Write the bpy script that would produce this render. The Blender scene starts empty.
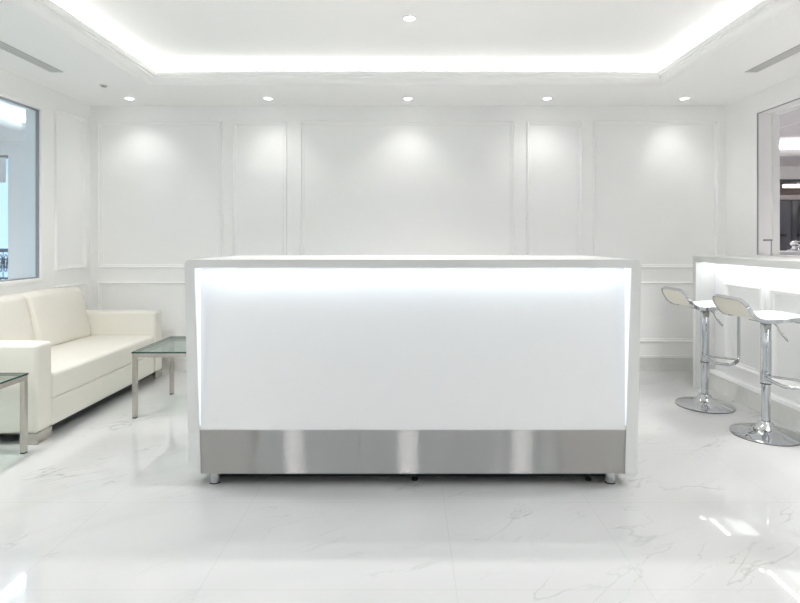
import bpy, bmesh, math, random
from mathutils import Vector

C = bpy.context.scene.collection
SC = bpy.context.scene
EYE, F, PX, PY = 1.25, 550.0, 408.0, 241.5      # eye height, focal length and vanishing point of the 800 x 603 frame

# ------------------------------------------------------------------ camera
cd = bpy.data.cameras.new('camera')
cd.sensor_width = 36.0
cd.lens = F / 800.0 * 36.0
cd.shift_x = (400 - PX) / 800.0
cd.shift_y = -(301.5 - PY) / 800.0
cd.clip_start = 0.02
cam = bpy.data.objects.new('camera', cd)
C.objects.link(cam)
cam.location = (0, 0, EYE)
cam.rotation_euler = (math.radians(90), 0, 0)
SC.camera = cam

# ------------------------------------------------------------------ world, exposure, light strengths
w = bpy.data.worlds.new('sky'); SC.world = w
w.use_nodes = True
bg = w.node_tree.nodes['Background']
bg.inputs[0].default_value = (0.70, 0.85, 1.0, 1)
bg.inputs[1].default_value = 1.2
SC.view_settings.view_transform = 'Standard'
SC.view_settings.look = 'None'
SC.view_settings.gamma = 1.0
SC.view_settings.use_curve_mapping = False
SC.view_settings.exposure = 0.34
SC.cycles.max_bounces = 20
SC.cycles.diffuse_bounces = 12
SC.cycles.transparent_max_bounces = 16
COVE = 7          # main cove LED tape
DESK_LED = 15
DESK_SIDE = 1
BAR_LED = 17
SPOT = 7.5          # watts, wall washing downlights
SPOT_C = 135       # watts, downlight in the tray over the desk
SPOT_F = 30        # watts, added unseen tray downlights behind the camera
SPOT_S = 118        # watts, fill downlights added out of view in the side ceilings
LENS = 14.0
COFFEE_COVE = 200
NEXT_COVE = 110     # the two adjoining rooms

# ------------------------------------------------------------------ materials
def nodes(name):
    m = bpy.data.materials.new(name); m.use_nodes = True
    return m, m.node_tree, m.node_tree.nodes['Principled BSDF']

def setp(b, **k):
    for n, v in k.items():
        b.inputs[n.replace('_', ' ')].default_value = v

def mat(name, col, rough=0.5, metal=0.0, spec=0.5, var=0.0, vscale=6.0, bump=0.0, bscale=200.0, coat=0.0):
    m, t, b = nodes(name)
    setp(b, Base_Color=(*col, 1), Roughness=rough, Metallic=metal, Coat_Weight=coat)
    b.inputs['Specular IOR Level'].default_value = spec
    N, L = t.nodes, t.links
    tc = N.new('ShaderNodeTexCoord')
    if var:
        nz = N.new('ShaderNodeTexNoise'); nz.inputs['Scale'].default_value = vscale; nz.inputs['Detail'].default_value = 3
        mx = N.new('ShaderNodeMix'); mx.data_type = 'RGBA'
        mx.inputs['A'].default_value = (*[c * (1 - var) for c in col], 1)
        mx.inputs['B'].default_value = (*[min(1, c * (1 + var)) for c in col], 1)
        L.new(tc.outputs['Object'], nz.inputs['Vector']); L.new(nz.outputs[0], mx.inputs['Factor'])
        L.new(mx.outputs['Result'], b.inputs['Base Color'])
    if bump:
        nb = N.new('ShaderNodeTexNoise'); nb.inputs['Scale'].default_value = bscale; nb.inputs['Detail'].default_value = 2
        bp = N.new('ShaderNodeBump'); bp.inputs['Strength'].default_value = bump; bp.inputs['Distance'].default_value = 0.002
        L.new(tc.outputs['Object'], nb.inputs['Vector']); L.new(nb.outputs[0], bp.inputs['Height'])
        L.new(bp.outputs[0], b.inputs['Normal'])
    return m

def emit(name, col, s):
    m = bpy.data.materials.new(name); m.use_nodes = True
    t = m.node_tree; t.nodes.clear()
    e = t.nodes.new('ShaderNodeEmission'); o = t.nodes.new('ShaderNodeOutputMaterial')
    e.inputs[0].default_value = (*col, 1); e.inputs[1].default_value = s
    t.links.new(e.outputs[0], o.inputs[0])
    return m

def glass(name, col, rough=0.0, mixf=0.08):
    m = bpy.data.materials.new(name); m.use_nodes = True
    t = m.node_tree; N, L = t.nodes, t.links; N.clear()
    tr = N.new('ShaderNodeBsdfTransparent'); tr.inputs[0].default_value = (*col, 1)
    gl = N.new('ShaderNodeBsdfGlossy'); gl.inputs['Roughness'].default_value = rough
    lw = N.new('ShaderNodeLayerWeight'); lw.inputs[0].default_value = 0.5
    pw = N.new('ShaderNodeMath'); pw.operation = 'POWER'; pw.inputs[1].default_value = 5
    fr = N.new('ShaderNodeMath'); fr.operation = 'MULTIPLY_ADD'; fr.inputs[1].default_value = 0.9; fr.inputs[2].default_value = 0.04
    L.new(lw.outputs['Facing'], pw.inputs[0]); L.new(pw.outputs[0], fr.inputs[0])
    mx = N.new('ShaderNodeMixShader'); o = N.new('ShaderNodeOutputMaterial')
    L.new(fr.outputs[0], mx.inputs[0]); L.new(tr.outputs[0], mx.inputs[1]); L.new(gl.outputs[0], mx.inputs[2])
    L.new(mx.outputs[0], o.inputs[0])
    return m

def floor_mat():
    m, t, b = nodes('polished_marble_tiles')
    N, L = t.nodes, t.links
    setp(b, Roughness=0.018)
    b.inputs['IOR'].default_value = 2.05
    tc = N.new('ShaderNodeTexCoord')
    def math_(op, a, c=None):
        n = N.new('ShaderNodeMath'); n.operation = op
        for i, v in enumerate((a, c)):
            if v is None: continue
            if isinstance(v, (int, float)): n.inputs[i].default_value = v
            else: L.new(v, n.inputs[i])
        return n.outputs[0]
    def ridge(scale, width, rot, stretch, seed, dist):
        mp = N.new('ShaderNodeMapping'); mp.vector_type = 'TEXTURE'; mp.inputs['Rotation'].default_value = (0, 0, rot)
        mp.inputs['Scale'].default_value = stretch; mp.inputs['Location'].default_value = (seed, seed * 1.7, 0)
        L.new(tc.outputs['Object'], mp.inputs[0])
        nz = N.new('ShaderNodeTexNoise'); nz.inputs['Scale'].default_value = scale
        nz.inputs['Detail'].default_value = 5; nz.inputs['Roughness'].default_value = 0.5; nz.inputs['Distortion'].default_value = dist
        L.new(mp.outputs[0], nz.inputs[0])
        d = math_('ABSOLUTE', math_('SUBTRACT', nz.outputs[0], 0.5))
        r = N.new('ShaderNodeMapRange'); r.interpolation_type = 'SMOOTHSTEP'
        r.inputs['From Min'].default_value = 0.0; r.inputs['From Max'].default_value = width
        r.inputs['To Min'].default_value = 1.0; r.inputs['To Max'].default_value = 0.0
        L.new(d, r.inputs[0])
        return r.outputs[0]
    v1 = ridge(1.1, 0.006, math.radians(38), (2.0, 0.55, 1), 3.1, 0.35)
    v2 = ridge(2.4, 0.009, math.radians(30), (1.8, 0.5, 1), 9.4, 0.5)
    v3 = ridge(1.1, 0.16, math.radians(36), (2.2, 0.6, 1), 3.1, 0.4)
    mk = N.new('ShaderNodeTexNoise'); mk.inputs['Scale'].default_value = 2.2
    L.new(tc.outputs['Object'], mk.inputs[0])
    mr = N.new('ShaderNodeMapRange'); mr.inputs['From Min'].default_value = 0.48; mr.inputs['From Max'].default_value = 0.62
    L.new(mk.outputs[0], mr.inputs[0])
    veins = math_('ADD', math_('MULTIPLY', math_('MULTIPLY', v1, mr.outputs[0]), 0.55),
                  math_('ADD', math_('MULTIPLY', math_('MULTIPLY', v2, mr.outputs[0]), 0.42), math_('MULTIPLY', v3, 0.10)))
    c1 = N.new('ShaderNodeMix'); c1.data_type = 'RGBA'
    c1.inputs['A'].default_value = (0.58, 0.58, 0.578, 1); c1.inputs['B'].default_value = (0.37, 0.37, 0.37, 1)
    L.new(veins, c1.inputs['Factor'])
    # tile joints
    sp = N.new('ShaderNodeSeparateXYZ'); L.new(tc.outputs['Object'], sp.inputs[0])
    def joint(src, off, per):
        f = math_('FLOORED_MODULO', math_('SUBTRACT', src, off - per / 2), per)
        d = math_('ABSOLUTE', math_('SUBTRACT', f, per / 2))
        return math_('LESS_THAN', d, 0.0014)
    j = math_('MAXIMUM', joint(sp.outputs[0], -0.750, 1.613), joint(sp.outputs[0], 0.173, 1.613))
    j = math_('MAXIMUM', j, joint(sp.outputs[1], 1.974, 0.66))
    c2 = N.new('ShaderNodeMix'); c2.data_type = 'RGBA'
    L.new(math_('MULTIPLY', j, 0.42), c2.inputs['Factor']); L.new(c1.outputs['Result'], c2.inputs['A'])
    c2.inputs['B'].default_value = (0.42, 0.42, 0.38, 1)
    L.new(c2.outputs['Result'], b.inputs['Base Color'])
    return m

def skirt_mat():
    m, t, b = nodes('grey_marble_skirting')
    N, L = t.nodes, t.links
    setp(b, Roughness=0.25)
    tc = N.new('ShaderNodeTexCoord'); nz = N.new('ShaderNodeTexNoise')
    nz.inputs['Scale'].default_value = 9; nz.inputs['Detail'].default_value = 8; nz.inputs['Roughness'].default_value = .7
    cr = N.new('ShaderNodeValToRGB'); cr.color_ramp.elements[0].position = .3; cr.color_ramp.elements[1].position = .7
    cr.color_ramp.elements[0].color = (.66, .66, .64, 1); cr.color_ramp.elements[1].color = (.74, .74, .71, 1)
    L.new(tc.outputs['Object'], nz.inputs[0]); L.new(nz.outputs[0], cr.inputs[0]); L.new(cr.outputs[0], b.inputs[0])
    return m

def brushed_mat():
    m = bpy.data.materials.new('brushed_stainless_steel'); m.use_nodes = True
    t = m.node_tree; N, L = t.nodes, t.links; N.clear()
    g = N.new('ShaderNodeBsdfAnisotropic'); o = N.new('ShaderNodeOutputMaterial')
    g.inputs['Color'].default_value = (0.82, 0.80, 0.785, 1); g.inputs['Anisotropy'].default_value = .955; g.inputs['Rotation'].default_value = 0
    tc = N.new('ShaderNodeTexCoord'); mp = N.new('ShaderNodeMapping'); mp.inputs['Scale'].default_value = (1.5, 1.5, 420)
    nz = N.new('ShaderNodeTexNoise'); nz.inputs['Scale'].default_value = 1; nz.inputs['Detail'].default_value = 2
    L.new(tc.outputs['Object'], mp.inputs[0]); L.new(mp.outputs[0], nz.inputs[0])
    mr = N.new('ShaderNodeMapRange'); mr.inputs['To Min'].default_value = .24; mr.inputs['To Max'].default_value = .29
    L.new(nz.outputs[0], mr.inputs[0]); L.new(mr.outputs[0], g.inputs['Roughness'])
    tg = N.new('ShaderNodeTangent'); tg.direction_type = 'UV_MAP'; L.new(tg.outputs[0], g.inputs['Tangent'])
    L.new(g.outputs[0], o.inputs[0])
    return m

def blind_mat():
    m = bpy.data.materials.new('white_blind_fabric'); m.use_nodes = True
    t = m.node_tree; N, L = t.nodes, t.links; N.clear()
    a = N.new('ShaderNodeBsdfTranslucent'); a.inputs[0].default_value = (.95, .95, .95, 1)
    d = N.new('ShaderNodeBsdfDiffuse'); d.inputs[0].default_value = (.9, .9, .9, 1)
    mx = N.new('ShaderNodeMixShader'); mx.inputs[0].default_value = .9; o = N.new('ShaderNodeOutputMaterial')
    L.new(a.outputs[0], mx.inputs[1]); L.new(d.outputs[0], mx.inputs[2]); L.new(mx.outputs[0], o.inputs[0])
    return m

M = {
    'wall': mat('white_wall_paint', (.92, .917, .908), .45, var=.008, vscale=2, bump=.05, bscale=300),
    'ceil': mat('white_ceiling_paint', (.92, .917, .908), .7, var=.008, vscale=2),
    'trim': mat('white_satin_trim', (.92, .917, .908), .35, var=.005),
    'floor': floor_mat(),
    'skirt': skirt_mat(),
    'solid': mat('white_solid_surface', (.86, .86, .86), .32, var=.005, vscale=8),
    'frame': mat('white_desk_surround', (.72, .72, .705), .35, var=.006, vscale=8),
    'steel': brushed_mat(),
    'chrome': mat('polished_chrome', (.60, .61, .63), .05, 1.0, var=.02, vscale=3),
    'nickel': mat('satin_nickel', (.55, .52, .48), .2, 1.0, var=.03, vscale=20),
    'rubber': mat('black_rubber', (.03, .03, .03), .6, var=.1),
    'dark': mat('dark_gasket', (.33, .34, .36), .5, var=.05),
    'leather': mat('cream_leather', (.77, .747, .675), .42, var=.012, vscale=5, bump=.12, bscale=160),
    'pad': mat('white_leatherette', (.84, .84, .83), .35, var=.01, bump=.08),
    'cream': mat('cream_seat_shell', (.74, .71, .62), .45, var=.02),
    'glass': glass('clear_pane', (.90, .95, .985)),
    'table_glass': glass('green_table_glass', (.80, .90, .86)),
    'glass_edge': mat('green_glass_edge', (.015, .07, .055), .1, var=.05),
    'vent': mat('grey_vent_slats', (.60, .60, .59), .5, var=.03),
    'cavity': mat('vent_cavity', (.36, .36, .35), .8, var=.05),
    'iron': mat('dark_railing_iron', (.10, .13, .16), .5, var=.1),
    'charcoal': mat('charcoal_laminate', (.045, .055, .07), .35, var=.1),
    'taupe': mat('taupe_plaster', (.52, .47, .45), .7, var=.03),
    'worktop': mat('pale_grey_worktop', (.62, .63, .65), .3, var=.02),
    'sprinkler': mat('satin_sprinkler_metal', (.75, .74, .72), .4, .6, var=.03),
    'cove': emit('cove_led', (1, .988, .965), COVE),
    'desk_led': emit('desk_led', (.80, .90, 1), DESK_LED),
    'desk_side': emit('desk_side_led', (.84, .91, 1), DESK_SIDE),
    'bar_led': emit('bar_led', (.93, .97, 1), BAR_LED),
    'lens': emit('downlight_lens', (1, .98, .95), LENS),
    'cove2': emit('next_room_led', (.85, .93, 1), NEXT_COVE),
    'cove3': emit('coffee_room_led', (1, .96, .95), COFFEE_COVE),
    'pendant': emit('pendant_tube', (1, .86, .74), 14),
    'blind': blind_mat(),
}

# ------------------------------------------------------------------ mesh helpers
def box(bm, x0, x1, y0, y1, z0, z1):
    vs = [bm.verts.new(p) for p in ((x0,y0,z0),(x1,y0,z0),(x1,y1,z0),(x0,y1,z0),(x0,y0,z1),(x1,y0,z1),(x1,y1,z1),(x0,y1,z1))]
    for f in ((0,3,2,1),(4,5,6,7),(0,1,5,4),(1,2,6,5),(2,3,7,6),(3,0,4,7)):
        bm.faces.new([vs[i] for i in f])
    return vs

def hexa(bm, pts):                      # pts: 4 bottom (ccw from above), 4 top
    vs = [bm.verts.new(p) for p in pts]
    for f in ((0,3,2,1),(4,5,6,7),(0,1,5,4),(1,2,6,5),(2,3,7,6),(3,0,4,7)):
        bm.faces.new([vs[i] for i in f])

def obj(name, bm, m, parent=None, smooth=False, bevel=0, seg=3, loc=None):
    if bevel:
        bmesh.ops.bevel(bm, geom=list(bm.edges), offset=bevel, segments=seg, profile=0.5, affect='EDGES', clamp_overlap=True)
    bmesh.ops.recalc_face_normals(bm, faces=bm.faces)
    me = bpy.data.meshes.new(name); bm.to_mesh(me); bm.free()
    if smooth or bevel:
        for p in me.polygons: p.use_smooth = True
        me.set_sharp_from_angle(angle=math.radians(50 if smooth else 35))
    me.materials.append(m)
    o = bpy.data.objects.new(name, me); C.objects.link(o)
    if parent: o.parent = parent
    if loc: o.location = loc
    return o

def one(name, m, parent, *a, bevel=0.0, **k):   # a single box as a part
    bm = bmesh.new(); box(bm, *a); return obj(name, bm, m, parent, bevel=bevel, **k)

def lathe(bm, prof, seg=48, c=(0, 0, 0)):
    rings = []
    for r, z in prof:
        if r < 1e-6: rings.append([bm.verts.new((c[0], c[1], c[2] + z))])
        else: rings.append([bm.verts.new((c[0] + r * math.cos(2*math.pi*i/seg), c[1] + r * math.sin(2*math.pi*i/seg), c[2] + z)) for i in range(seg)])
    for a, b in zip(rings, rings[1:]):
        for i in range(seg):
            j = (i + 1) % seg
            if len(a) == 1 and len(b) == 1: continue
            if len(a) == 1: bm.faces.new((a[0], b[i], b[j]))
            elif len(b) == 1: bm.faces.new((a[i], a[j], b[0]))
            else: bm.faces.new((a[i], a[j], b[j], b[i]))

def smooth_path(pts, n=6, rounds=None):
    pts = [Vector(p) for p in pts]
    out = []
    P = [pts[0]] + pts + [pts[-1]]
    for i in range(1, len(P) - 2):
        p0, p1, p2, p3 = P[i-1], P[i], P[i+1], P[i+2]
        for k in range(n):
            t = k / n
            out.append(0.5 * ((2*p1) + (p2-p0)*t + (2*p0-5*p1+4*p2-p3)*t*t + (3*p1-p0-3*p2+p3)*t**3))
    out.append(pts[-1])
    return out

def fillet(pts, r, n=6):
    pts = [Vector(p) for p in pts]; out = [pts[0]]
    for a, b, c in zip(pts, pts[1:], pts[2:]):
        d1 = (a - b); d2 = (c - b); rr = min(r, d1.length * .49, d2.length * .49)
        p = b + d1.normalized() * rr; q = b + d2.normalized() * rr
        for k in range(n + 1):
            t = k / n; out.append(p * (1-t)**2 + b * 2*t*(1-t) + q * t*t)
    out.append(pts[-1]); return out

def tube(bm, pts, r, seg=14, closed=False):
    pts = [Vector(p) for p in pts]; n = len(pts); rings = []
    up = None
    for i, p in enumerate(pts):
        if closed: t = (pts[(i+1) % n] - pts[i-1]).normalized()
        else: t = (pts[min(i+1, n-1)] - pts[max(i-1, 0)]).normalized()
        if up is None:
            up = Vector((0, 0, 1)) if abs(t.z) < .9 else Vector((1, 0, 0))
        up = (up - t * up.dot(t)).normalized(); s = t.cross(up)
        rings.append([bm.verts.new(p + r * (math.cos(2*math.pi*k/seg) * up + math.sin(2*math.pi*k/seg) * s)) for k in range(seg)])
    for i in range(n if closed else n - 1):
        a, b = rings[i], rings[(i+1) % n]
        for k in range(seg):
            bm.faces.new((a[k], a[(k+1) % seg], b[(k+1) % seg], b[k]))
    if not closed:
        bm.faces.new(rings[0][::-1]); bm.faces.new(rings[-1])

def moulding(bm, u0, u1, v0, v1, prof, put):    # prof: (inset from outer edge, height off the wall)
    rings = []
    for d, h in prof:
        rings.append([bm.verts.new(put(u, v, h)) for u, v in ((u0+d, v0+d), (u1-d, v0+d), (u1-d, v1-d), (u0+d, v1-d))])
    for a, b in zip(rings, rings[1:]):
        for i in range(4):
            bm.faces.new((a[i], a[(i+1) % 4], b[(i+1) % 4], b[i]))

PM = [(0, 0), (0, .013), (.004, .020), (.011, .020), (.016, .011), (.027, .007), (.030, .010), (.035, .008), (.037, 0)]

def cushion(bm, c, h, r, bulge=(0, 0, 0), n=7, sheer=None, edge=4):
    c = Vector(c); h = Vector(h)
    def ts(a):
        inner = 1 - r / a
        mid = [-inner + 2 * inner * i / n for i in range(n + 1)]
        e = [inner + (1 - inner) * math.sin(math.pi/2 * (k+1) / edge) for k in range(edge)]
        # even steps around the rounded edge
        e = [inner + (1 - inner) * math.tan(math.pi/4 * (k+1) / edge) for k in range(edge)]
        return [-x for x in reversed(e)] + mid + e
    T = [ts(h[i]) for i in range(3)]
    cache = {}
    def V(p):
        q = Vector(p[i] * h[i] for i in range(3))
        inn = Vector(max(-(h[i]-r), min(h[i]-r, q[i])) for i in range(3))
        d = q - inn
        if d.length > 1e-9: q = inn + d.normalized() * r
        for ax in range(3):
            if bulge[ax]:
                o1, o2 = (ax+1) % 3, (ax+2) % 3
                f = max(0, 1 - p[o1]**2) ** .6 * max(0, 1 - p[o2]**2) ** .6
                q[ax] += bulge[ax] * f * p[ax] ** 3
        if sheer: q = sheer(q)
        key = tuple(round(x, 6) for x in p)
        if key not in cache: cache[key] = bm.verts.new(c + q)
        return cache[key]
    for ax in range(3):
        o1, o2 = (ax+1) % 3, (ax+2) % 3
        for s in (-1, 1):
            A, B = T[o1], T[o2]
            for i in range(len(A)-1):
                for j in range(len(B)-1):
                    quad = []
                    for (a, b) in ((A[i], B[j]), (A[i+1], B[j]), (A[i+1], B[j+1]), (A[i], B[j+1])):
                        p = [0, 0, 0]; p[ax] = s; p[o1] = a; p[o2] = b
                        quad.append(V(p))
                    if len(set(quad)) == 4:
                        try: bm.faces.new(quad if s > 0 else quad[::-1])
                        except ValueError: pass

def thing(name, label, cat, loc=(0, 0, 0), group=None):
    o = bpy.data.objects.new(name, None); o.empty_display_size = .1; C.objects.link(o)
    o.location = loc; o['label'] = label; o['category'] = cat
    if group: o['group'] = group
    return o

def struct(name, bm, m, parent=None, **k):
    o = obj(name, bm, m, parent, **k)
    if not parent: o['kind'] = 'structure'
    return o

def copy_tree(o, parent=None):
    c = o.copy(); C.objects.link(c); c.parent = parent
    for ch in list(o.children): copy_tree(ch, c)
    return c

# ------------------------------------------------------------------ the room
XL, XR, YB, YF, ZC = -3.08, 3.08, 5.33, -3.2, 2.565
LY0, LY1 = 1.2, 4.60          # window in the left wall
RY0, RY1 = 1.2, 4.85          # opening in the right wall
LX0, RX1, FAR = -7.2, 8.6, 9.6

bm = bmesh.new(); box(bm, LX0, RX1 + 1.5, YF, 13.2, -.1, 0)
struct('floor', bm, M['floor'])

bm = bmesh.new(); box(bm, XL - .12, XR + .17, YB, YB + .12, 0, ZC)
struct('wall_back', bm, M['wall'])
bm = bmesh.new()
for a in ((YF, LY0, 0, ZC), (LY0, LY1, 0, .945), (LY0, LY1, 2.35, ZC), (LY1, YB, 0, ZC)):
    box(bm, XL - .12, XL, *a)
struct('wall_left', bm, M['wall'])
bm = bmesh.new()
for a in ((YF, RY0, 0, ZC), (RY0, RY1, 0, 1.105), (RY0, RY1, 2.38, ZC), (RY1, YB, 0, ZC)):
    box(bm, XR, XR + .17, *a)
struct('wall_right', bm, M['wall'])
# unseen wall behind the camera; its wide glazing is added to let in daylight
bm = bmesh.new()
for a in ((XL, -2.4, 0, ZC), (2.4, XR, 0, ZC), (-2.4, 2.4, 2.3, ZC)):
    box(bm, a[0], a[1], YF - .15, YF, a[2], a[3])
struct('wall_front', bm, M['wall'])
bm = bmesh.new()
for x in (-2.4, -.83, .77, 2.34): box(bm, x, x + .06, YF - .11, YF - .05, 0, 2.3)
box(bm, -2.4, 2.4, YF - .11, YF - .05, 2.24, 2.3); box(bm, -2.4, 2.4, YF - .11, YF - .05, 0, .06)
wf = struct('added_window_3', bm, M['dark'])
bm = bmesh.new(); box(bm, -2.34, 2.34, YF - .085, YF - .075, .06, 2.24)
obj('pane', bm, glass('added_front_glass', (.80, .78, .74)), wf)

# tray of the ceiling
TX0, TX1, TY0, TY1 = -2.17, 2.155, -2.3, 4.62       # outer edge of the cornice on the ceiling
CX0, CX1, CY0, CY1, ZT = -2.32, 2.31, -2.45, 4.78, 2.74
bm = bmesh.new()
def soffit(bm, ox0, ox1, oy0, oy1, ix0, ix1, iy0, iy1, z0, z1):
    box(bm, ox0, ox1, oy0, iy0, z0, z1); box(bm, ox0, ox1, iy1, oy1, z0, z1)
    box(bm, ox0, ix0, iy0, iy1, z0, z1); box(bm, ix1, ox1, iy0, iy1, z0, z1)
soffit(bm, XL - .12, XR + .17, YF - .15, YB + .12, TX0, TX1, TY0, TY1, ZC, ZC + .02)
soffit(bm, XL - .12, XR + .17, YF - .15, YB + .12, CX0, CX1, CY0, CY1, ZC + .02, ZT)
box(bm, XL - .12, XR + .17, YF - .15, YB + .12, ZT, ZT + .06)
struct('ceiling', bm, M['ceil'])
# cornice that rises from the ceiling to the lip of the tray
CP = [(-.15, .02), (0, .02), (0, 0), (.006, -.006), (.014, -.004)]
CP += [(.014 + .056 * math.sin(math.pi/2 * k / 8), .052 - .054 * math.cos(math.pi/2 * k / 8)) for k in range(9)]
CP += [(.084, .054), (.088, .070), (.092, .074), (.092, .088), (.075, .088), (.075, .036), (-.15, .036)]
bm = bmesh.new()
moulding(bm, TX0, TX1, TY0, TY1, CP, lambda u, v, h: (u, v, ZC + h))
struct('trim_1', bm, M['trim'])
# LED tape on the ledge, one length per side
led = thing('cove_light', 'white LED tape glowing in the recessed tray of the main ceiling', 'light', ((CX0+CX1)/2, 1.2, ZC + .04))
ox, oy, oz = led.location
for a in ((CX0 + .05, CX1 - .05, CY1 - .065, CY1 - .03), (CX0 + .05, CX1 - .05, CY0 + .03, CY0 + .065),
          (CX0 + .03, CX0 + .065, CY0 + .1, CY1 - .1), (CX1 - .065, CX1 - .03, CY0 + .1, CY1 - .1)):
    one('led_strip', M['cove'], led, a[0]-ox, a[1]-ox, a[2]-oy, a[3]-oy, .001, .011)

# panel mouldings
def backw(u, v, h): return (u, YB - h, v)
def leftw(u, v, h): return (XL + h, u, v)
K = YB / F
n = 2
for (a, b) in ((98, 223), (232.5, 287), (300.5, 514), (526.5, 582), (593, 718)):
    for (t, u) in ((121, 268), (282, 342)):
        bm = bmesh.new(); moulding(bm, (a-PX)*K, (b-PX)*K, EYE-(u-PY)*K, EYE-(t-PY)*K, PM, backw)
        struct('trim_%d' % n, bm, M['trim']); n += 1
for (t, u) in ((2.418, 1.0), (.858, .286)):
    bm = bmesh.new(); moulding(bm, 4.79, 5.24, u, t, PM, leftw); struct('trim_%d' % n, bm, M['trim']); n += 1
bm = bmesh.new(); moulding(bm, 1.3, 4.66, .286, .80, PM, leftw); struct('trim_%d' % n, bm, M['trim']); n += 1

# skirting: grey marble with a thin white rail on top
def skirting(side, boxes, rail):
    bm = bmesh.new()
    for a in boxes: box(bm, *a, 0, .125)
    o = struct('baseboard_' + side, bm, M['skirt'])
    bm = bmesh.new()
    for a in rail: box(bm, *a, .125, .15)
    obj('cap_rail', bm, M['trim'], o, bevel=.004, seg=2)
skirting('back', [(XL, XR, YB - .016, YB)], [(XL, XR, YB - .022, YB)])
skirting('left', [(XL, XL + .016, YF, YB - .025)], [(XL, XL + .022, YF, YB - .025)])
skirting('right', [(XR - .016, XR, YF, 1.5), (XR - .016, XR, 4.80, YB - .025)], [(XR - .022, XR, YF, 1.5), (XR - .022, XR, 4.80, YB - .025)])

# window in the left wall
bm = bmesh.new()
moulding(bm, LY0 - .035, LY1 + .035, .945 - .035, 2.35 + .035, [(0, 0), (0, .008), (.008, .014), (.028, .014), (.035, .010), (.035, 0)], leftw)
win = struct('window_1', bm, M['trim'])
bm = bmesh.new()
moulding(bm, LY0, LY1, .945, 2.35, [(0, -.028), (0, -.004), (.011, -.004), (.011, -.028)], leftw)
obj('gasket_gap_strip', bm, M['dark'], win)
bm = bmesh.new(); box(bm, XL - .022, XL - .012, LY0 + .008, LY1 - .008, .953, 2.342)
obj('pane', bm, M['glass'], win)

# lined opening in the right wall
rightw = lambda u, v, h: (XR - h, u, v)
bm = bmesh.new()
moulding(bm, RY0 - .03, RY1 + .03, 1.105 - .06, 2.38 + .03, [(0, 0), (0, .006), (.006, .010), (.024, .010), (.03, .007), (.03, 0)], rightw)
op = struct('window_2', bm, M['trim'])
bm = bmesh.new()
box(bm, XR - .004, XR + .006, RY1 - .007, RY1, 1.135, 2.38); box(bm, XR - .004, XR + .006, RY0, RY1, 2.373, 2.38)
obj('gasket_gap_strip', bm, M['dark'], op)  # grey strip stands in for the dark shadow gap round the opening
bm = bmesh.new()
box(bm, XR + .125, XR + .185, RY1 - .02, RY1 + .05, 1.135, 2.40); box(bm, XR + .125, XR + .185, RY0, RY1 + .05, 2.36, 2.40)
obj('inner_casing', bm, M['trim'], op)
one('sill', M['solid'], op, XR + .001, XR + .20, RY0, RY1 - .001, 1.105, 1.132)

# ------------------------------------------------------------------ room beyond the window
bm = bmesh.new()
box(bm, LX0, -5.95, 7.2, 7.32, 0, ZC); box(bm, -5.197, XL - .12, 7.2, 7.32, 0, ZC); box(bm, -5.95, -5.197, 7.2, 7.32, 2.38, ZC)
struct('wall_next_room_back', bm, M['wall'])
bm = bmesh.new(); box(bm, XL - .12, XL, YB + .12, 7.32, 0, ZC); struct('wall_next_room_right', bm, M['wall'])
bm = bmesh.new(); box(bm, LX0 - .1, LX0, 0, 7.32, 0, ZC); struct('wall_next_room_left', bm, M['wall'])
bm = bmesh.new(); box(bm, LX0, XL - .12, 0, .1, 0, ZC); struct('wall_next_room_front', bm, M['wall'])
bm = bmesh.new()
soffit(bm, LX0, XL - .121, 0, 7.32, -4.62, -3.55, 1.6, 6.55, ZC, ZC + .03)
soffit(bm, LX0, XL - .121, 0, 7.32, -4.82, -3.35, 1.4, 6.78, ZC + .03, ZT)
box(bm, LX0, XL - .121, 0, 7.32, ZT, ZT + .06)
struct('ceiling_next_room', bm, M['ceil'])
bm = bmesh.new()
moulding(bm, -4.62, -3.55, 1.6, 6.55, CP, lambda u, v, h: (u, v, ZC + h)); struct('trim_%d' % n, bm, M['trim']); n += 1
led = thing('cove_light', 'cool white LED tape in the ceiling tray seen through the left window', 'light', (-4.1, 4.1, ZC + .04))
ox, oy, oz = led.location
for a in ((-4.78, -3.4, 6.69, 6.72), (-4.79, -4.76, 1.5, 6.66), (-3.41, -3.38, 1.5, 6.66)):
    one('led_strip', M['cove2'], led, a[0]-ox, a[1]-ox, a[2]-oy, a[3]-oy, .001, .011)
# window of that room, blind, balcony rail
bm = bmesh.new()
box(bm, -5.235, -5.197, 7.2, 7.3, 0, 2.38); box(bm, -5.95, -5.912, 7.2, 7.3, 0, 2.38)
d = struct('door_1', bm, M['trim'])
one('header', M['dark'], d, -5.912, -5.235, 7.2, 7.28, 2.345, 2.38)
one('pane', M['glass'], d, -5.912, -5.235, 7.25, 7.256, .0, 2.345)
b = one('roller_blind', M['blind'], None, -5.90, -5.245, 7.17, 7.18, 2.02, 2.345)
b['label'] = 'white roller blind pulled a little way down over the balcony door'; b['category'] = 'blind'
rl = thing('balcony_railing', 'dark scrolled iron balcony railing seen through the left window', 'railing', (-5.7, 7.75, 0))
one('handrail', M['iron'], rl, -1.0, .75, -.025, .025, 1.10, 1.15)
one('lower_rail', M['iron'], rl, -1.0, .75, -.012, .012, .72, .745)
one('bottom_rail', M['iron'], rl, -1.0, .75, -.012, .012, .1, .125)
for x in (-.98, -.1, .33, .7): one('post', M['iron'], rl, x, x + .035, -.017, .017, 0, 1.10)
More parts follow.
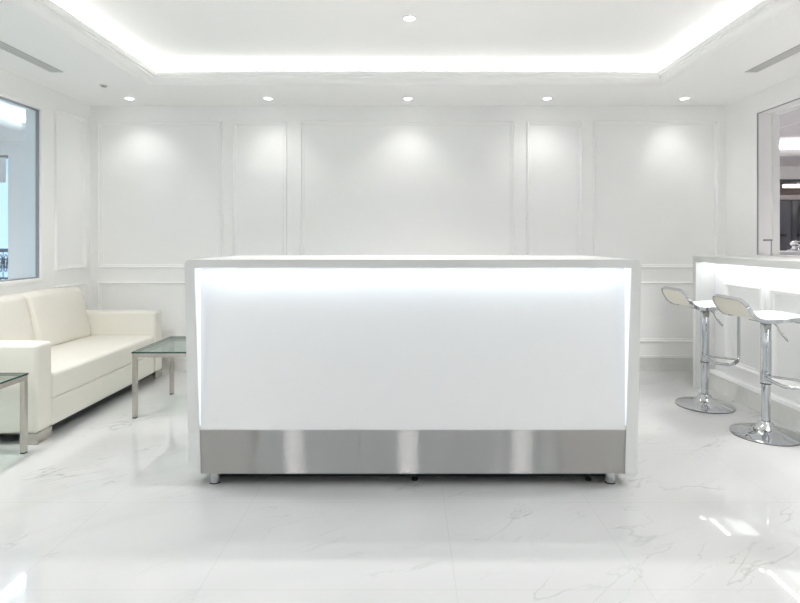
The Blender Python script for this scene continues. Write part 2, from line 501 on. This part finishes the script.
for i in range(22):
    x = -.93 + i * .074
    for zc in (.93,):
        bm = bmesh.new()
        tube(bm, [(x + .03*math.cos(a)*(1-a/18), 0, zc + .15*math.sin(a)*(1-a/18)) for a in [k*.5 for k in range(28)]], .007, 6)
        tube(bm, [(x + .037, 0, .74), (x + .037, 0, 1.10)], .006, 6); tube(bm, [(x, 0, .73), (x, 0, .12)], .008, 6)
        obj('scroll', bm, M['iron'], rl, smooth=True)
bm = bmesh.new(); box(bm, LX0, -4.2, 7.32, 8.1, -.1, 0.0); struct('floor_balcony', bm, M['worktop'])

# ------------------------------------------------------------------ room beyond the right opening
bm = bmesh.new(); box(bm, XR + .17, RX1 + 1.5, FAR, FAR + .1, 2.34, ZC); box(bm, XR + .17, 5.9, FAR, FAR + .1, 0, 2.34)
struct('wall_coffee_room_back', bm, M['wall'])
bm = bmesh.new(); box(bm, RX1 + 1.4, RX1 + 1.5, 0, 13.2, 0, 2.9); struct('wall_coffee_room_right', bm, M['wall'])
bm = bmesh.new(); box(bm, XR + .05, XR + .17, YB + .12, FAR, 0, ZC); struct('wall_coffee_room_left', bm, M['wall'])
bm = bmesh.new(); box(bm, XR + .17, RX1 + 1.5, 0, .1, 0, 2.9); struct('wall_coffee_room_front', bm, M['wall'])
bm = bmesh.new()
soffit(bm, XR + .171, RX1 + 1.5, 0, FAR + .1, 4.3, 8.6, 2.0, 8.42, ZC, ZC + .03)
soffit(bm, XR + .171, RX1 + 1.5, 0, FAR + .1, 4.1, 8.8, 1.8, 8.65, ZC + .03, ZT)
box(bm, XR + .171, RX1 + 1.5, 0, FAR + .1, ZT, ZT + .06)
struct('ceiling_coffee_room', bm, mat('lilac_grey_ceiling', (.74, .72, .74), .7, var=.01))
bm = bmesh.new()
moulding(bm, 4.3, 8.6, 2.0, 8.42, CP, lambda u, v, h: (u, v, ZC + h)); struct('trim_%d' % n, bm, M['trim']); n += 1
led = thing('cove_light', 'warm white LED tape in the ceiling tray seen through the right opening', 'light', (6.4, 5, ZC + .04))
ox, oy, oz = led.location
for a in ((4.15, 8.75, 8.56, 8.59), (4.14, 4.17, 1.9, 8.5), (8.73, 8.76, 1.9, 8.5)):
    one('led_strip', M['cove3'], led, a[0]-ox, a[1]-ox, a[2]-oy, a[3]-oy, .001, .011)
# dim store behind a dark framed glass partition
bm = bmesh.new(); box(bm, 5.9, RX1 + 1.5, 13.0, 13.1, 0, 2.6); box(bm, 5.8, 5.9, FAR + .1, 13.1, 0, 2.6)
struct('wall_store', bm, M['taupe'])
bm = bmesh.new(); box(bm, 5.8, RX1 + 1.5, FAR + .1, 13.1, 2.6, 2.7); struct('ceiling_store', bm, M['taupe'])
bm = bmesh.new()
box(bm, 5.9, RX1 + 1.4, FAR + .02, FAR + .08, 2.29, 2.34)
for x in (5.9, 6.36, 7.9): box(bm, x, x + .05, FAR + .02, FAR + .08, 0, 2.29)
gp = struct('window_4', bm, M['charcoal'])
one('pane', glass('smoked_glass', (.80, .80, .83)), gp, 5.95, RX1 + 1.4, FAR + .045, FAR + .053, 0, 2.29)
pl = thing('linear_pendant', 'glowing slim linear lamp beyond the dark framed glass on the right', 'lamp', (8.2, 11.0, 2.33))
one('lamp_tube', M['pendant'], pl, -.68, 1.2, -.03, .03, 0, .06)
for x in (-.4, .9): one('hanger', M['dark'], pl, x, x + .01, -.005, .005, .06, .27)
cb = thing('tall_cabinet', 'tall charcoal cabinet beyond the dark framed glass on the right', 'cabinet', (8.35, 12.4, 0))
one('carcass', M['charcoal'], cb, -.6, .9, -.2, .45, 0, 2.18, bevel=.004)
one('end_stile', M['trim'], cb, .30, .37, -.30, -.26, 0, 2.10)
one('cornice', M['worktop'], cb, -.62, .92, -.22, .46, 2.18, 2.28)
for x in (-.59, .16):
    dd = one('door', mat('blue_grey_door', (.13, .16, .20), .3, var=.05), cb, x, x + .73, -.222, -.202, .05, 2.15, bevel=.004)
    one('handle', M['rubber'], dd, x + .1, x + .6, -.25, -.224, 1.36, 1.42)
ct = thing('coffee_counter', 'pale counter in the room beyond the right opening', 'counter', (4.6, 5.75, 0))
one('body', M['trim'], ct, -1.0, 1.2, -.25, .28, 0, 1.10)
one('worktop', M['worktop'], ct, -1.03, 1.23, -.28, .30, 1.10, 1.15, bevel=.004)
cm = thing('coffee_machine', 'chrome lever coffee machine on the counter in the right opening', 'coffee machine', (4.03, 5.72, 1.152))
bm = bmesh.new(); lathe(bm, [(0, 0), (.075, 0), (.075, .012), (.04, .02), (.03, .04), (.03, .05), (0, .05)], 28); obj('base', bm, M['chrome'], cm, smooth=True)
bm = bmesh.new(); lathe(bm, [(0, .05), (.03, .05), (.045, .06), (.05, .075), (.045, .09), (.03, .10), (.012, .105), (0, .11)], 28); obj('boiler', bm, M['chrome'], cm, smooth=True)
bm = bmesh.new(); tube(bm, fillet([(.04, 0, .07), (.11, 0, .07), (.13, 0, .0)], .02), .009, 10); obj('spout', bm, M['chrome'], cm, smooth=True)
bm = bmesh.new(); tube(bm, [(.0, -.04, .08), (.05, -.12, .085)], .011, 10); obj('handle', bm, M['rubber'], cm, smooth=True)
bm = bmesh.new(); lathe(bm, [(0, 0), (.02, 0), (.02, .05), (0, .05)], 16, (.15, .02, 0)); obj('cup_stand', bm, M['nickel'], cm, smooth=True)

# ------------------------------------------------------------------ ceiling fittings
def downlight(label, x, y, z, watts, group, cone=118):
    t = thing('downlight', label, 'ceiling light', (x, y, z), group)
    bm = bmesh.new(); lathe(bm, [(.036, -.001), (.036, -.004), (.046, -.005), (.050, -.002), (.050, 0)], 32)
    obj('trim_ring', bm, M['trim'], t, smooth=True)
    bm = bmesh.new(); lathe(bm, [(0, -.0025), (.036, -.0025), (.036, 0), (0, 0)], 32); obj('lens', bm, M['lens'], t)
    ld = bpy.data.lights.new('bulb', 'SPOT'); ld.energy = watts; ld.color = (1, .99, .975)
    ld.spot_size = math.radians(cone); ld.spot_blend = 1.0; ld.shadow_soft_size = .035 if cone <= 120 else .12
    lo = bpy.data.objects.new('bulb', ld); C.objects.link(lo); lo.parent = t; lo.location = (0, 0, -.02)
    return t
for x, wh in ((-2.56, 'at the far left of the row above the back wall'), (-1.285, 'second from the left in the row above the back wall'),
              (0.0, 'in the middle of the row above the back wall'), (1.28, 'second from the right in the row above the back wall'),
              (2.54, 'at the far right of the row above the back wall')):
    downlight('added unseen downlight ' + wh, x, 5.055, ZC, SPOT, 'downlights along the back wall')
downlight('round downlight alone in the raised ceiling tray above the desk', .01, 3.67, ZT, SPOT_C, None, 120)
for x, y, wh in ((-1.28, .2, 'front left'), (0, .2, 'front middle'), (1.28, .2, 'front right'), (-1.28, -1.9, 'rear left'), (1.28, -1.9, 'rear right')):
    downlight('added unseen downlight in the ceiling tray behind the camera, ' + wh, x, y, ZT, SPOT_F, 'added tray downlights behind the camera', 130)  # unseen lamps added for fill light and streaks on the kick plate
for x, y, wh in ((-2.5, 3.1, 'over the near arm of the sofa'), (2.55, 3.0, 'over the near stool at the bar'), (-2.5, 1.5, 'over the left wall, before the sofa'), (2.5, 1.4, 'over the near end of the bar')):
    downlight('added unseen downlight ' + wh, x, y, ZC, SPOT_S, 'added downlights in the side ceiling borders', 150)  # unseen fill lamps added to brighten walls, sofa and bar

downlight('added unseen downlight in the room beyond the left window', -5.3, 5.2, ZC, 150, 'added downlights in the adjoining rooms', 150)  # fill lamps added out of view to brighten the left room
downlight('added unseen downlight in the room beyond the left window, nearer the front', -5.3, 2.6, ZC, 100, 'added downlights in the adjoining rooms', 150)
downlight('added unseen downlight in the room beyond the right opening', 3.8, 6.6, ZC, 150, 'added downlights in the adjoining rooms', 150)  # fill lamps added out of view to brighten the coffee room
downlight('added unseen downlight in the raised tray beyond the right opening', 6.6, 5.2, ZT, 250, 'added downlights in the adjoining rooms', 150)

def slot(label, x0, x1):
    t = thing('slot_vent', label, 'air vent', ((x0+x1)/2, 3.0, ZC))
    h = (x1 - x0) / 2
    one('backing', M['cavity'], t, -h, h, -1.26, 1.267, -.002, 0)
    for k in range(5):
        x = -h + .004 + k * (2*h - .02) / 4 if True else 0
        one('slat', M['vent'], t, x, x + .012, -1.255, 1.262, -.005, -.002)
slot('long grey slotted air vent in the ceiling above the window', -2.770, -2.672)
slot('long grey slotted air vent in the ceiling above the bar', 2.612, 2.710)
t = thing('sprinkler', 'small flat sprinkler cap in the ceiling near the left corner', 'sprinkler', (-2.562, 4.636, ZC))
bm = bmesh.new(); lathe(bm, [(0, -.004), (.034, -.004), (.038, 0)], 28); obj('flange', bm, M['sprinkler'], t, smooth=True)
bm = bmesh.new(); lathe(bm, [(0, -.012), (.02, -.012), (.022, -.008), (.022, -.004)], 24); obj('cap', bm, M['cavity'], t, smooth=True)

# ------------------------------------------------------------------ reception desk
DX, DY, DD = .025, 2.80, .80
desk = thing('reception_desk', 'big white reception desk with glowing recessed front and steel kick plate', 'desk', (DX, DY, 0))
zt, zu, zb = 1.158, 1.116, .066
ot, ob, it_, ib = 1.163, 1.141, 1.114, 1.081
bm = bmesh.new()
def arc(cx, cz, r, a0, a1, n=6): return [(cx + r*math.cos(a0+(a1-a0)*k/n), cz + r*math.sin(a0+(a1-a0)*k/n)) for k in range(n+1)]
R = .028
prof = [(-ob, zb)] + arc(-ot+R, zt-R, R, math.pi, math.pi/2) + arc(ot-R, zt-R, R, math.pi/2, 0) + [(ob, zb), (ib, zb), (it_, zu), (-it_, zu), (-ib, zb)]
f0 = [bm.verts.new((x, 0, z)) for x, z in prof]; f1 = [bm.verts.new((x, DD, z)) for x, z in prof]
N_ = len(prof)
for i in range(N_): bm.faces.new((f0[i], f0[(i+1) % N_], f1[(i+1) % N_], f1[i]))
# front and back faces split into quads along the U
L_ = [0] + list(range(1, 8)); 
def cap(f):
    left = f[1:8]; right = f[8:15]
    bm.faces.new([f[0]] + left + [f[N_-2]] + [f[N_-1]])
    bm.faces.new([f[N_-2], left[-1], right[0], f[N_-3]])
    bm.faces.new([f[N_-3]] + right + [f[15], f[16]])
cap(f0); cap(f1)
obj('surround', bm, M['frame'], desk)
zp = .288                                             # top of the kick plate
hw = lambda z: ib + (it_ - ib) * (z - zb) / (zu - zb) - .001
py_ = lambda z: .012 + (.086 - .012) * (z - zp) / (zu - zp)
bm = bmesh.new()
za, zz = zp, zu - .001
hexa(bm, [(-hw(za), py_(za), za), (hw(za), py_(za), za), (hw(za), py_(za)+.02, za), (-hw(za), py_(za)+.02, za),
          (-hw(zz), py_(zz), zz), (hw(zz), py_(zz), zz), (hw(zz), py_(zz)+.02, zz), (-hw(zz), py_(zz)+.02, zz)])
obj('front_panel', bm, M['solid'], desk)
bm = bmesh.new()
a, c_ = hw(zb), hw(zp)
hexa(bm, [(-a, .006, zb), (a, .006, zb), (a, .022, zb), (-a, .022, zb), (-c_, .006, zp-.001), (c_, .006, zp-.001), (c_, .022, zp-.001), (-c_, .022, zp-.001)])
kp = obj('kick_plate', bm, M['steel'], desk)
uv = kp.data.uv_layers.new(name='UVMap')
for l in kp.data.loops:
    v = kp.data.vertices[l.vertex_index].co; uv.data[l.index].uv = (v.x, v.z)
kp['label'] = 'brushed steel kick plate'
one('bottom_board', M['frame'], desk, -1.07, 1.07, .03, DD - .02, zb, zb + .02)
one('shade_block', M['rubber'], desk, -1.05, 1.05, .12, DD - .04, .004, zb - .001)  # black block added to darken the shaded gap below the desk
one('shade_sheet', M['rubber'], desk, -1.07, 1.07, .03, DD - .02, zb - .001, zb)  # thin black sheet stands in for shade beneath the desk
one('worktop', M['solid'], desk, -1.08, 1.08, .20, DD - .05, .72, .75)
for x in (-.45, .45): one('divider', M['frame'], desk, x - .01, x + .01, .25, DD - .06, zb + .02, .72)
one('led_strip', M['desk_led'], desk, -1.09, 1.09, .018, .034, zu - .0009, zu - .0002)
for s in (-1, 1):
    bm = bmesh.new()
    z0, z1 = .31, zu - .004
    pts = []
    for z in (z0, z1):
        xi = s * (hw(z) + .0005); xo = s * (hw(z) - .0025); y1 = py_(z) - .003; y0 = .008
        pts += [(xi, y0, z), (xo, y0, z), (xo, y1, z), (xi, y1, z)]
    hexa(bm, pts); obj('side_led_strip', bm, M['desk_side'], desk)
for x in (-1.025, 1.023):
    for y in (.055, DD - .08):
        bm = bmesh.new(); lathe(bm, [(0, .006), (.025, .006), (.027, .008), (.027, zb), (0, zb)], 32, (x, y, 0)); f_ = obj('foot', bm, M['chrome'], desk, smooth=True)
        bm = bmesh.new(); lathe(bm, [(0, 0), (.026, 0), (.026, .0065), (0, .0065)], 32, (x, y, 0)); obj('rubber_pad', bm, M['rubber'], f_)
for x in (.01, .92):
    bm = bmesh.new(); lathe(bm, [(0, 0), (.016, 0), (.016, .012), (.007, .016), (.007, zb), (0, zb)], 20, (x, .085, 0)); obj('levelling_foot', bm, M['rubber'], desk, smooth=True)

# ------------------------------------------------------------------ bar counter
BX, BY0, BY1 = 2.456, 1.55, 4.74
bar = thing('bar_counter', 'white bar counter with light glowing under its thick top on the right', 'bar counter', (BX, BY1, 0))
L = BY1 - BY0; W = XR - .004 - BX
bm = bmesh.new()
box(bm, 0, W, -L, 0, 1.074, 1.126)
obj('top_slab', bm, M['frame'], bar, bevel=.003, seg=2)
for y0 in (-.046, -L): one('end_panel', M['frame'], bar, 0, W, y0, y0 + .046, 0, 1.073)
one('front_panel', M['solid'], bar, .166, .19, -L + .047, -.047, .16, 1.073)
one('base_rail', M['trim'], bar, .118, .18, -L + .047, -.047, .130, .162, bevel=.004)
one('marble_skirting', M['skirt'], bar, .115, .18, -L + .047, -.047, 0, .130)
one('led_strip', M['bar_led'], bar, .075, .095, -L + .06, -.06, 1.071, 1.0738)
fx = lambda u, v, h: (.166 - h, u, v)
BPM = [(0, 0), (0, .026), (.008, .032), (.018, .030), (.026, .016), (.04, .010), (.042, 0)]
for (a, b) in ((-.70, -.225), (-1.255, -.78), (-1.81, -1.335), (-2.365, -1.89), (-2.92, -2.445)):
    bm = bmesh.new(); moulding(bm, a, b, .25, .915, BPM, fx); obj('panel_moulding', bm, M['trim'], bar)

tp = thing('slim_tap', 'slim steel post with a dark sideways top in the corner of the right opening', 'tap', (3.105, 4.70, 1.132))
bm = bmesh.new(); lathe(bm, [(0, 0), (.014, 0), (.014, .004), (.006, .006), (.006, .125), (0, .125)], 18); obj('stem', bm, M['chrome'], tp, smooth=True)
bm = bmesh.new(); box(bm, -.066, .008, -.009, .009, .122, .138); obj('lever', bm, M['dark'], tp, bevel=.003, seg=2)

# ------------------------------------------------------------------ bar stools
def make_stool(label, loc):
    t = thing('bar_stool', label, 'bar stool', loc, 'chrome bar stools at the bar')
    bm = bmesh.new()
    lathe(bm, [(0, .003), (.203, .003), (.205, .006), (.204, .010), (.19, .015), (.15, .020), (.11, .027), (.082, .037), (.062, .051), (.048, .068), (.040, .084), (.036, .092), (.027, .094)], 72)
    b = obj('base', bm, M['chrome'], t, smooth=True)
    bm = bmesh.new(); lathe(bm, [(0, 0), (.204, 0), (.205, .0032), (0, .0032)], 72); obj('rubber_ring', bm, M['rubber'], b)
    bm = bmesh.new(); lathe(bm, [(0, .05), (.026, .05), (.026, .34), (0, .34)], 36); obj('gas_lift', bm, M['chrome'], t, smooth=True)
    bm = bmesh.new(); lathe(bm, [(.026, .331), (.0325, .331), (.0325, .338), (.026, .338)], 36); obj('collar', bm, M['rubber'], t, smooth=True)
    bm = bmesh.new(); lathe(bm, [(.0, .338), (.032, .338), (.032, .73), (.028, .735), (0, .735)], 36); obj('column_sleeve', bm, M['chrome'], t, smooth=True)
    bm = bmesh.new(); box(bm, -.07, .09, -.07, .07, .734, .745); obj('seat_plate', bm, M['dark'], t, bevel=.003, seg=1)
    # seat: curved shell with a padded top and a chrome rim
    path = smooth_path([(-.252, 0, .890), (-.236, 0, .860), (-.212, 0, .818), (-.183, 0, .782), (-.145, 0, .762), (-.09, 0, .757), (0, 0, .762), (.09, 0, .768), (.15, 0, .765), (.19, 0, .752), (.212, 0, .73)], 5)
    n = len(path); S = [0]
    for a, b_ in zip(path, path[1:]): S.append(S[-1] + (b_ - a).length)
    Ltot = S[-1]; W2, r = .185, .065
    def hw_(s):
        e = min(s, Ltot - s)
        return W2 if e >= r else W2 - r + math.sqrt(max(0, r*r - (r-e)**2))
    # resample so that the rounded corners are fine
    ss = [r * (1 - math.cos(math.pi/2 * k / 8)) for k in range(8)] + [r + (Ltot - 2*r) * k / 30 for k in range(31)] + [Ltot - r * (1 - math.cos(math.pi/2 * k / 8)) for k in range(7, -1, -1)]
    def at(s):
        for i in range(n-1):
            if s <= S[i+1] + 1e-9:
                f = (s - S[i]) / (S[i+1] - S[i]); p = path[i].lerp(path[i+1], f)
                tg = (path[min(i+2, n-1)] - path[max(i-1, 0)]).normalized()
                return p, Vector((-tg.z, 0, tg.x)), tg
        return path[-1], Vector((0, 0, 1)), Vector((1, 0, 0))
    def shell(inset, o0, o1, puff, name, m):
        bm = bmesh.new(); rows = [[], []]; NY = 14
        for s in ss:
            s2 = inset + s * (Ltot - 2*inset) / Ltot
            p, nn, tg = at(s2); w_ = max(.004, hw_(s) - inset)
            for side in (0, 1):
                row = []
                for j in range(NY + 1):
                    v = -1 + 2*j/NY
                    e = min(1, min(s, Ltot - s) / .05)
                    off = o0 if side == 0 else o1 + puff * (1 - abs(v)**4) * (1 - (1-e)**3) - .004*(abs(v)**8)
                    row.append(bm.verts.new(p + nn*off + Vector((0, v*w_, 0))))
                rows[side].append(row)
        for side in (0, 1):
            R_ = rows[side]
            for i in range(len(ss)-1):
                for j in range(NY):
                    q = (R_[i][j], R_[i+1][j], R_[i+1][j+1], R_[i][j+1])
                    bm.faces.new(q if side else q[::-1])
        A, B = rows
        for i in range(len(ss)-1):
            bm.faces.new((A[i][0], A[i+1][0], B[i+1][0], B[i][0])); bm.faces.new((A[i][NY], B[i][NY], B[i+1][NY], A[i+1][NY]))
        for j in range(NY):
            bm.faces.new((A[0][j], B[0][j], B[0][j+1], A[0][j+1])); bm.faces.new((A[-1][j], A[-1][j+1], B[-1][j+1], B[-1][j]))
        return obj(name, bm, m, t, smooth=True)
    shell(.006, -.004, .006, 0, 'seat_shell', M['cream'])
    shell(.008, .006, .010, .014, 'seat_pad', M['pad'])
    bm = bmesh.new(); rim = []
    for s in ss: p, nn, tg = at(s); rim.append((p + Vector((0, hw_(s), 0)), nn))
    for s in ss[::-1]: p, nn, tg = at(s); rim.append((p + Vector((0, -hw_(s), 0)), nn))
    rings = []
    k_ = len(rim)
    for i in range(k_):
        p, nn = rim[i]; tg = (rim[(i+1) % k_][0] - rim[i-1][0]).normalized(); bb = tg.cross(nn).normalized()
        rings.append([bm.verts.new(p + nn*a + bb*b_) for a, b_ in ((-.010, -.004), (.012, -.005), (.014, 0), (.012, .005), (-.010, .004), (-.012, 0))])
    for i in range(k_):
        a, b_ = rings[i], rings[(i+1) % k_]
        for j in range(6): bm.faces.new((a[j], a[(j+1) % 6], b_[(j+1) % 6], b_[j]))
    obj('chrome_rim', bm, M['chrome'], t, smooth=True)
    # footrest
    bm = bmesh.new()
    tube(bm, fillet([(.18, -.13, .748), (.18, -.13, .375), (.05, -.275, .372), (-.045, -.235, .372), (-.02, -.02, .374)], .035, 8), .0105, 12)
    tube(bm, [(.02, .01, .376), (.172, -.122, .376)], .008, 12)
    fr = obj('footrest', bm, M['chrome'], t, smooth=True)
    bm = bmesh.new()
    A = Vector((.145, -.17, .3735)); B = Vector((.075, -.247, .3725))
    for k in range(9):
        q = A.lerp(B, k/8); dd = (B-A).normalized() * .003; tube(bm, [q - dd, q + dd], .0125, 10)
    obj('grip_ridges', bm, M['nickel'], fr, smooth=True)
    bm = bmesh.new(); tube(bm, smooth_path([(.025, -.03, .728), (.038, -.045, .712), (.048, -.058, .68), (.056, -.07, .665)], 4), .0045, 10)
    lv = obj('height_lever', bm, M['chrome'], t, smooth=True)
    bm = bmesh.new(); tube(bm, [(.054, -.068, .668), (.082, -.098, .622)], .008, 12); obj('lever_grip', bm, M['chrome'], lv, smooth=True)
    return t
st = make_stool('chrome and white bar stool nearest the camera, cut by the right edge', (2.314, 3.557, 0))
s2 = copy_tree(st); s2.location = (2.261, 4.19, 0)
s2['label'] = 'chrome and white bar stool at the far end of the bar, wholly in view'

# ------------------------------------------------------------------ sofa
SX0, SX1, SY0, SY1 = -3.055, -2.28, 3.38, 5.11
sofa = thing('leather_sofa', 'low cream leather two seat sofa under the left window', 'sofa', ((SX0+SX1)/2, (SY0+SY1)/2, 0))
hx, hy, AW = (SX1-SX0)/2, (SY1-SY0)/2, .15
for s, nm in ((-1, 'arm'), (1, 'arm')):
    bm = bmesh.new(); cushion(bm, (0, s*(hy - AW/2), .341), (hx, AW/2, .275), .022, (0, .006, .004), n=8); obj(nm, bm, M['leather'], sofa, smooth=True)
bm = bmesh.new(); cushion(bm, (.0, 0, .15), (hx - .008, hy - AW - .001, .085), .012, n=6); obj('base', bm, M['leather'], sofa, smooth=True)
bm = bmesh.new(); cushion(bm, (-hx + .05, 0, .41), (.05, hy - AW - .001, .17), .02, n=6); obj('back_frame', bm, M['leather'], sofa, smooth=True)
sw = (hy - AW) / 2
for s in (-1, 1):
    def lean(q):
        f = (q.z + .22) / .44
        q.x += -.105 * f
        return q
    bm = bmesh.new(); cushion(bm, (-.225, s*sw, .622), (.055, sw - .002, .222), .04, (.022, 0, .006), n=9, sheer=lean); obj('back_cushion', bm, M['leather'], sofa, smooth=True)
bm = bmesh.new(); cushion(bm, (.048, 0, .320), (hx - .052, 2*sw - .002, .085), .022, (.004, 0, .010), n=12)
sc_ = obj('seat_cushion', bm, M['leather'], sofa, smooth=True)
bm = bmesh.new(); xf = .048 + hx - .052
tube(bm, [(xf + .001, .02, .25), (xf + .0025, .02, .32), (xf, .02, .385), (xf - .012, .02, .402), (xf - .03, .02, .4085), (xf - .15, .02, .4125)], .0014, 6)
obj('seam', bm, M['cream'], sc_)
one('shade_sheet', M['rubber'], sofa, -hx + .01, hx - .012, -hy + .012, hy - .012, .058, .066)  # black sheet added to deepen the shade beneath the sofa
for sx in (-1, 1):
    for sy in (-1, 1):
        x1 = sx * (hx - .002); x0 = sx * (hx - .075); y1 = sy * (hy - .002); y0 = sy * (hy - .145)
        bm = bmesh.new()
        box(bm, min(x0, x1), max(x0, x1), min(y1, y1 - sy*.012), max(y1, y1 - sy*.012), .003, .068)
        box(bm, min(x1, x1 - sx*.012), max(x1, x1 - sx*.012), min(y0, y1 - sy*.012), max(y0, y1 - sy*.012), .003, .068)
        box(bm, min(x0, x1 - sx*.012), max(x0, x1 - sx*.012), min(y0, y1 - sy*.012), max(y0, y1 - sy*.012), .04, .066)
        ft = obj('foot', bm, M['nickel'], sofa)
        one('glide', M['rubber'], ft, min(x0, x1), max(x0, x1), min(y1, y1 - sy*.01), max(y1, y1 - sy*.01), 0, .003)

# ------------------------------------------------------------------ glass side tables
def make_table(label, loc):
    t = thing('side_table', label, 'side table', loc, 'glass side tables by the sofa')
    w_, d_, h_, q = .3075, .3175, .46, .014
    bm = bmesh.new()
    for s in (-1, 1):
        box(bm, -w_, w_, s*(d_-q)-q, s*(d_-q)+q, h_-.028, h_); box(bm, s*(w_-q)-q, s*(w_-q)+q, -d_+2*q, d_-2*q, h_-.028, h_)
    obj('frame', bm, M['nickel'], t)
    for sx in (-1, 1):
        for sy in (-1, 1):
            x, y = sx*(w_-q), sy*(d_-q)
            l = one('leg', M['nickel'], t, x-q, x+q, y-q, y+q, .008, h_-.0285)
            one('leg_cap', M['rubber'], l, x-q+.001, x+q-.001, y-q+.001, y+q-.001, 0, .008)
    g = one('glass_top', M['table_glass'], t, -w_-.002, w_+.002, -d_-.002, d_+.002, h_+.001, h_+.011)
    bm = bmesh.new()
    a, b_ = w_+.003, d_+.003
    for s in (-1, 1):
        box(bm, -a, a, s*b_-.0008, s*b_+.0008, h_+.001, h_+.011); box(bm, s*a-.0008, s*a+.0008, -b_, b_, h_+.001, h_+.011)
    obj('polished_edge', bm, M['glass_edge'], g)
    return t
tb = make_table('glass topped metal side table between the sofa and the desk', (-1.64, 4.20, 0))
t2 = copy_tree(tb); t2.location = (-2.563, 2.945, 0)
t2['label'] = 'glass topped metal side table cut by the left edge, in front of the sofa arm'
